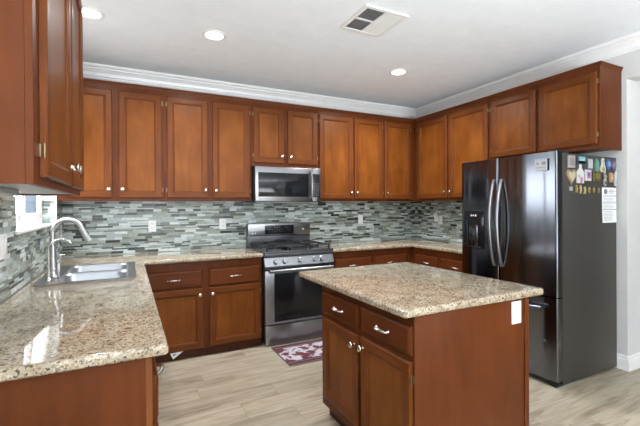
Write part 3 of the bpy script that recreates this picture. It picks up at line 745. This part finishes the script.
magnet(-.449, 1.594, 'square white magnet with pink picture beside the house magnet', rect(.080, .086), (.78, .74, .80), [('picture', rect(.05, .05, .005), (.55, .30, .48)), ('picture', ell(.012, .014, 12, 0, .006), (.15, .25, .45))])
magnet(-.330, 1.590, 'wide olive green magnet in the middle of the second row', rect(.108, .088), (.13, .11, .035), [('picture', ell(.036, .026, 18, .005, 0), (.28, .22, .07))])
key = [(-.012, -.05), (.0, -.06), (.02, -.05), (.03, -.025), (.014, .0), (.024, .02), (.016, .045), (.004, .058), (-.010, .05), (-.014, .03), (-.002, .01), (-.022, -.02)]
magnet(-.213, 1.572, 'silvery keyring-shaped magnet hanging beside the olive magnet', key, (.55, .54, .50), [('ring', ell(.012, .014, 14, .006, -.03), (.12, .12, .11)), ('ring', ell(.007, .008, 12, .006, .038), (.12, .12, .11))])
magnet(-.120, 1.585, 'small orange tan square magnet above the posted paper', rect(.056, .076), (.62, .36, .20), [('picture', rect(.034, .04, .004), (.74, .52, .36))])
magnet(-.055, 1.578, 'slim white lighthouse-like magnet at the right end of the second row', [(-.016, -.06), (.016, -.06), (.014, .02), (.028, .03), (.004, .066), (-.020, .03), (-.012, .02)], (.80, .80, .78), [('picture', rect(.012, .05, 0, -.025), (.66, .66, .66))])
magnet(-.672, 1.486, 'tiny grey-blue square magnet at the left end of the third row', rect(.048, .048), (.42, .45, .50), [('picture', rect(.028, .028), (.55, .58, .62))])
magnet(-.600, 1.486, 'tiny gold bottle-shaped magnet, second in the third row', [(-.02, -.04), (.02, -.04), (.02, -.028), (.006, -.02), (.008, .02), (.016, .03), (.012, .042), (-.016, .042), (-.01, .02), (-.01, -.02), (-.02, -.028)], (.42, .30, .08), [('picture', ell(.007, .018, 10), (.60, .46, .18))])
magnet(-.547, 1.484, 'tiny pale gold cross-shaped magnet, third in the third row', [(-.006, -.05), (.006, -.05), (.008, .005), (.02, .008), (.02, .02), (.008, .022), (.010, .045), (-.004, .05), (-.008, .022), (-.018, .02), (-.018, .008), (-.007, .005)], (.60, .52, .32), [('picture', rect(.006, .06, 0, -.005), (.75, .68, .5))])
magnet(-.493, 1.476, 'tiny curved yellow S-shaped magnet, fourth in the third row', [(-.018, -.04), (.012, -.042), (.022, -.022), (.008, -.002), (.020, .02), (.014, .04), (-.010, .042), (-.016, .026), (-.002, .02), (-.012, -.004), (-.004, -.022), (-.02, -.026)], (.62, .50, .16), [('picture', rect(.01, .05, .003, 0), (.70, .62, .35))])
magnet(-.431, 1.480, 'tiny gold oval magnet with dark center in the third row', ell(.020, .033), (.48, .36, .10), [('picture', ell(.008, .012, 12, .002, -.005), (.14, .10, .04))])
magnet(-.368, 1.480, 'tiny dull brass round-topped magnet, second from last in the third row', ell(.017, .034, 10), (.40, .28, .09), [('picture', rect(.014, .02, 0, .004), (.56, .42, .16))])
magnet(-.303, 1.478, 'tiny narrow brass magnet at the right end of the third row', rect(.022, .056), (.36, .27, .11), [('picture', rect(.012, .016, 0, .012), (.56, .44, .2))])
pp = thing('posted_paper', 'tall white printed paper sheet stuck on the refrigerator side near the wall', 'paper', (-.140, FY0 - .0006, 1.218))
m = MB(); n = 8
for k in range(n):
    a0, a1 = k / n, (k + 1) / n
    off = lambda t: -.0012 - .004 * (1 - t) ** 3
    m.bm.faces.new([m.bm.verts.new(c_) for c_ in ((-.108, off(a0), .285 * a0), (.100, off(a0), .285 * a0), (.104, off(a1), .285 * a1), (-.104, off(a1), .285 * a1))])
bmesh.ops.remove_doubles(m.bm, verts=m.bm.verts[:], dist=1e-5)
bmesh.ops.solidify(m.bm, geom=m.bm.faces[:], thickness=.0006)
obj('sheet', m, PAPER, pp)
m = MB().prism(ell(.022, .022, 20, -.062, .252), -.0075, -.0045)
for z, w in ((.262, .07), (.250, .09), (.238, .06)): m.box(-.015, -.015 + w, -.0072, -.0050, z, z + .004)
for z in (.214, .158, .104): m.box(-.100, .098, -.0072, -.0045, z, z + .0045)
for z in (.196, .184, .172, .142, .130, .118, .09, .078, .066, .054, .042, .03, .018): m.box(-.09, random.uniform(.03, .085), -.0074, -.0052, z, z + .0022)
obj('print', m, INK, pp)

# ------------------------------------------------------------------ outlets
def outlet(label, loc, rotz, kind='duplex', w=.072, h=.116):
    t = thing('wall_outlet', label, 'outlet', loc, rotz, 'outlet and switch plates')
    obj('plate', MB().box(-w / 2, w / 2, -.006, 0, -h / 2, h / 2, .003), PLASTIC, t)
    n = 2 if w > .1 else 1
    for i in range(n):
        cx = (i - (n - 1) / 2) * .046
        if kind == 'duplex':
            for z in (-.021, .021):
                r = obj('receptacle', MB().prism(ell(.0165, .0145, 20, cx, z), -.0085, -.004), PLASTIC, t)
                obj('slot', MB().box(cx - .008, cx - .005, -.0092, -.008, z - .002, z + .007).box(cx + .005, cx + .008, -.0092, -.008, z - .002, z + .006).box(cx - .002, cx + .002, -.0092, -.008, z - .009, z - .005), SLOT, r)
        else:
            obj('rocker', MB().box(cx - .0165, cx + .0165, -.0085, -.004, -.033, .033, .0015), PLASTIC, t)
    obj('screw', MB().cyl((0, -.0055, h / 2 - .010), (0, -.0072, h / 2 - .010), .003, n=10).cyl((0, -.0055, -h / 2 + .010), (0, -.0072, -h / 2 + .010), .003, n=10), GREYP, t)
    return t
outlet('white duplex outlet on the back mosaic tile, leftmost, right of the faucet', (-3.436, -.0095, 1.180), 0)
outlet('white outlet plate on the back mosaic tile just left of the stove', (-2.730, -.0095, 1.184), 0)
outlet('white rocker switch plate on the back mosaic tile right of the stove', (-.950, -.0095, 1.197), 0, 'rocker')
outlet('white outlet on the right-wall mosaic tile with a plug-in night light', (-.0095, -.470, 1.18), -PI / 2)
outlet('wide white switch plate on the left-wall mosaic at the photo edge', (WL + .0095, -1.875, 1.178), PI / 2, 'rocker', .118, .116)
outlet('white outlet plate on the left-wall mosaic beside the back corner', (WL + .0095, -.085, 1.155), PI / 2)
outlet('white outlet plate on the plain wood end of the island', (-1.858, -2.896, .807), 0, 'rocker')
t = thing('night_light', 'white oval plug-in night light on the right-wall outlet', 'night light', (-.0195, -.425, 1.195), -PI / 2)
obj('body', MB().box(-.028, .028, -.035, 0, -.035, .03, .010, seg=3), PLASTIC, t)
obj('lens', MB().lathe([(0, 0), (.032, 0), (.034, .012), (.026, .024), (0, .03)], Matrix.Translation((-.012, -.012, .045)) @ Matrix.Rotation(PI / 2, 4, 'X')), PLASTIC, t)

# ------------------------------------------------------------------ ceiling fittings
def can(x, y, label, power):
    t = thing('recessed_light', label, 'ceiling light', (x, y, HC), 0, 'recessed ceiling lights')
    obj('trim_ring', MB().lathe([(.068, 0), (.068, -.005), (.078, -.009), (.094, -.004), (.096, 0)]), TRIMP, t)
    obj('diffuser', MB().lathe([(0, -.0065), (.05, -.006), (.0695, -.003), (.0695, 0)]), LAMP, t)
    l = bpy.data.lights.new('can_lamp', 'AREA'); l.shape = 'DISK'; l.size = .13; l.energy = power; l.color = (.95, .98, 1); l.spread = math.radians(150)
    lo = bpy.data.objects.new('can_lamp', l); COL.objects.link(lo); lo.location = (x, y, HC - .013)
can(-3.880, -1.125, 'glowing recessed ceiling light beside the close left wall cabinet', 13)
can(-3.035, -1.150, 'glowing recessed ceiling light, middle one of the three', 19)
can(-1.203, -1.126, 'glowing recessed ceiling light nearest the right-hand cabinets', 36)
for x, y in ((-3.0, -5.0), (-1.2, -5.0)):
    l = bpy.data.lights.new('can_lamp', 'AREA'); l.shape = 'DISK'; l.size = .13; l.energy = 7; l.color = (1, .99, .97)
    lo = bpy.data.objects.new('can_lamp', l); COL.objects.link(lo); lo.location = (x, y, HC - .013)
v = thing('ceiling_vent', 'square white air vent with slanted louvers in the ceiling', 'air vent', (-2.037, -1.888, HC))
hw = .182
m = MB()
for a in range(4):
    m.box(-hw, hw - .0285, hw - .028, hw, -.012, -.0005, .001, seg=1, M=Matrix.Rotation(a * PI / 2, 4, 'Z'))
m.box(-.006, .006, -hw + .0285, hw - .0285, -.010, -.0005)
m.box(-hw + .0285, -.0065, -.008, .008, -.010, -.0005)
obj('frame', m, TRIMP, v, smooth=False)
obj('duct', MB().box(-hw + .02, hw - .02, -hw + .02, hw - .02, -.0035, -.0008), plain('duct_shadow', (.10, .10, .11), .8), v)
m = MB()
for k in range(9):
    x = -.146 + k * .0165
    m.box(-.0011, .0011, -.155, .155, -.008, .001, M=Matrix.Translation((x, 0, -.006)) @ Matrix.Rotation(math.radians(50), 4, 'Y'))
obj('louver', m, GREYP, v)
m = MB()
for k in range(10):
    x = .014 + k * .0155
    m.box(-.001, .001, -.155, .155, -.012, .006, M=Matrix.Translation((x, 0, -.007)) @ Matrix.Rotation(math.radians(-66), 4, 'Y'))
obj('louver', m, TRIMP, v)

# ------------------------------------------------------------------ floor pieces
def rugmat():
    m, N, L, b = mat('printed_rug')
    tc = N.new('ShaderNodeTexCoord'); sp = N.new('ShaderNodeSeparateXYZ'); L.new(tc.outputs['Object'], sp.inputs[0])
    def math_(op, a, c=None):
        n = N.new('ShaderNodeMath'); n.operation = op
        for i, x in enumerate((a, c)):
            if x is None: continue
            if isinstance(x, (int, float)): n.inputs[i].default_value = x
            else: L.new(x, n.inputs[i])
        return n.outputs[0]
    v = N.new('ShaderNodeTexVoronoi'); v.inputs['Scale'].default_value = 9; L.new(tc.outputs['Object'], v.inputs['Vector'])
    no = N.new('ShaderNodeTexNoise'); no.inputs['Scale'].default_value = 7; no.inputs['Detail'].default_value = 3; L.new(tc.outputs['Object'], no.inputs['Vector'])
    r = ramp(N, [(0, (.07, .014, .022)), (.45, (.12, .026, .034)), (.485, (.42, .38, .41)), (.57, (.52, .50, .54)), (.61, (.13, .022, .034))]); L.new(no.outputs['Fac'], r.inputs[0])
    # border: distance to edge (half size .41 x .235)
    ex = math_('SUBTRACT', .41, math_('ABSOLUTE', sp.outputs[0])); ey = math_('SUBTRACT', .245, math_('ABSOLUTE', sp.outputs[1]))
    ed = math_('MINIMUM', math_('MULTIPLY', ex, 8), ey)
    wv = N.new('ShaderNodeTexWave'); wv.wave_type = 'RINGS'; wv.inputs['Scale'].default_value = 6; wv.inputs['Distortion'].default_value = 2; L.new(tc.outputs['Object'], wv.inputs['Vector'])
    rb = ramp(N, [(0, (.05, .017, .022)), (.6, (.08, .027, .034)), (.9, (.16, .10, .105))]); L.new(wv.outputs['Fac'], rb.inputs[0])
    mx = N.new('ShaderNodeMix'); mx.data_type = 'RGBA'; L.new(math_('LESS_THAN', ed, .085), mx.inputs[0])
    L.new(r.outputs[0], mx.inputs[6]); L.new(rb.outputs[0], mx.inputs[7]); L.new(mx.outputs[2], b.inputs['Base Color'])
    b.inputs['Roughness'].default_value = .9
    return m
m = MB().box(-.41, .41, -.245, .245, .0005, .007, .003)
tag(obj('kitchen_rug', m, rugmat(), loc=(-2.02, -.945, 0)), 'small maroon and white patterned rug on the floor before the stove', 'rug')
t = thing('paper_tag', 'white triangular paper tag leaning on the dark toe kick left of the stove', 'paper tag', (-3.285, -.600, .0))
m = MB().prism([(-.045, .072), (.062, .076), (-.02, .018)], -.004, -.001)
obj('card', m, PAPER, t); obj('print', MB().prism([(-.025, .062), (.01, .064), (-.015, .042)], -.0048, -.0035), INK, t)
t = thing('floor_stopper', 'tiny black and white gadget on the floor at the sink cabinet base', 'gadget', (-3.405, -.80, 0))
obj('body', MB().box(-.016, .012, -.03, .02, 0, .026, .004), GREYP, t); obj('cap', MB().box(-.011, .007, -.016, .010, .0255, .034, .002), BLACKP, t)
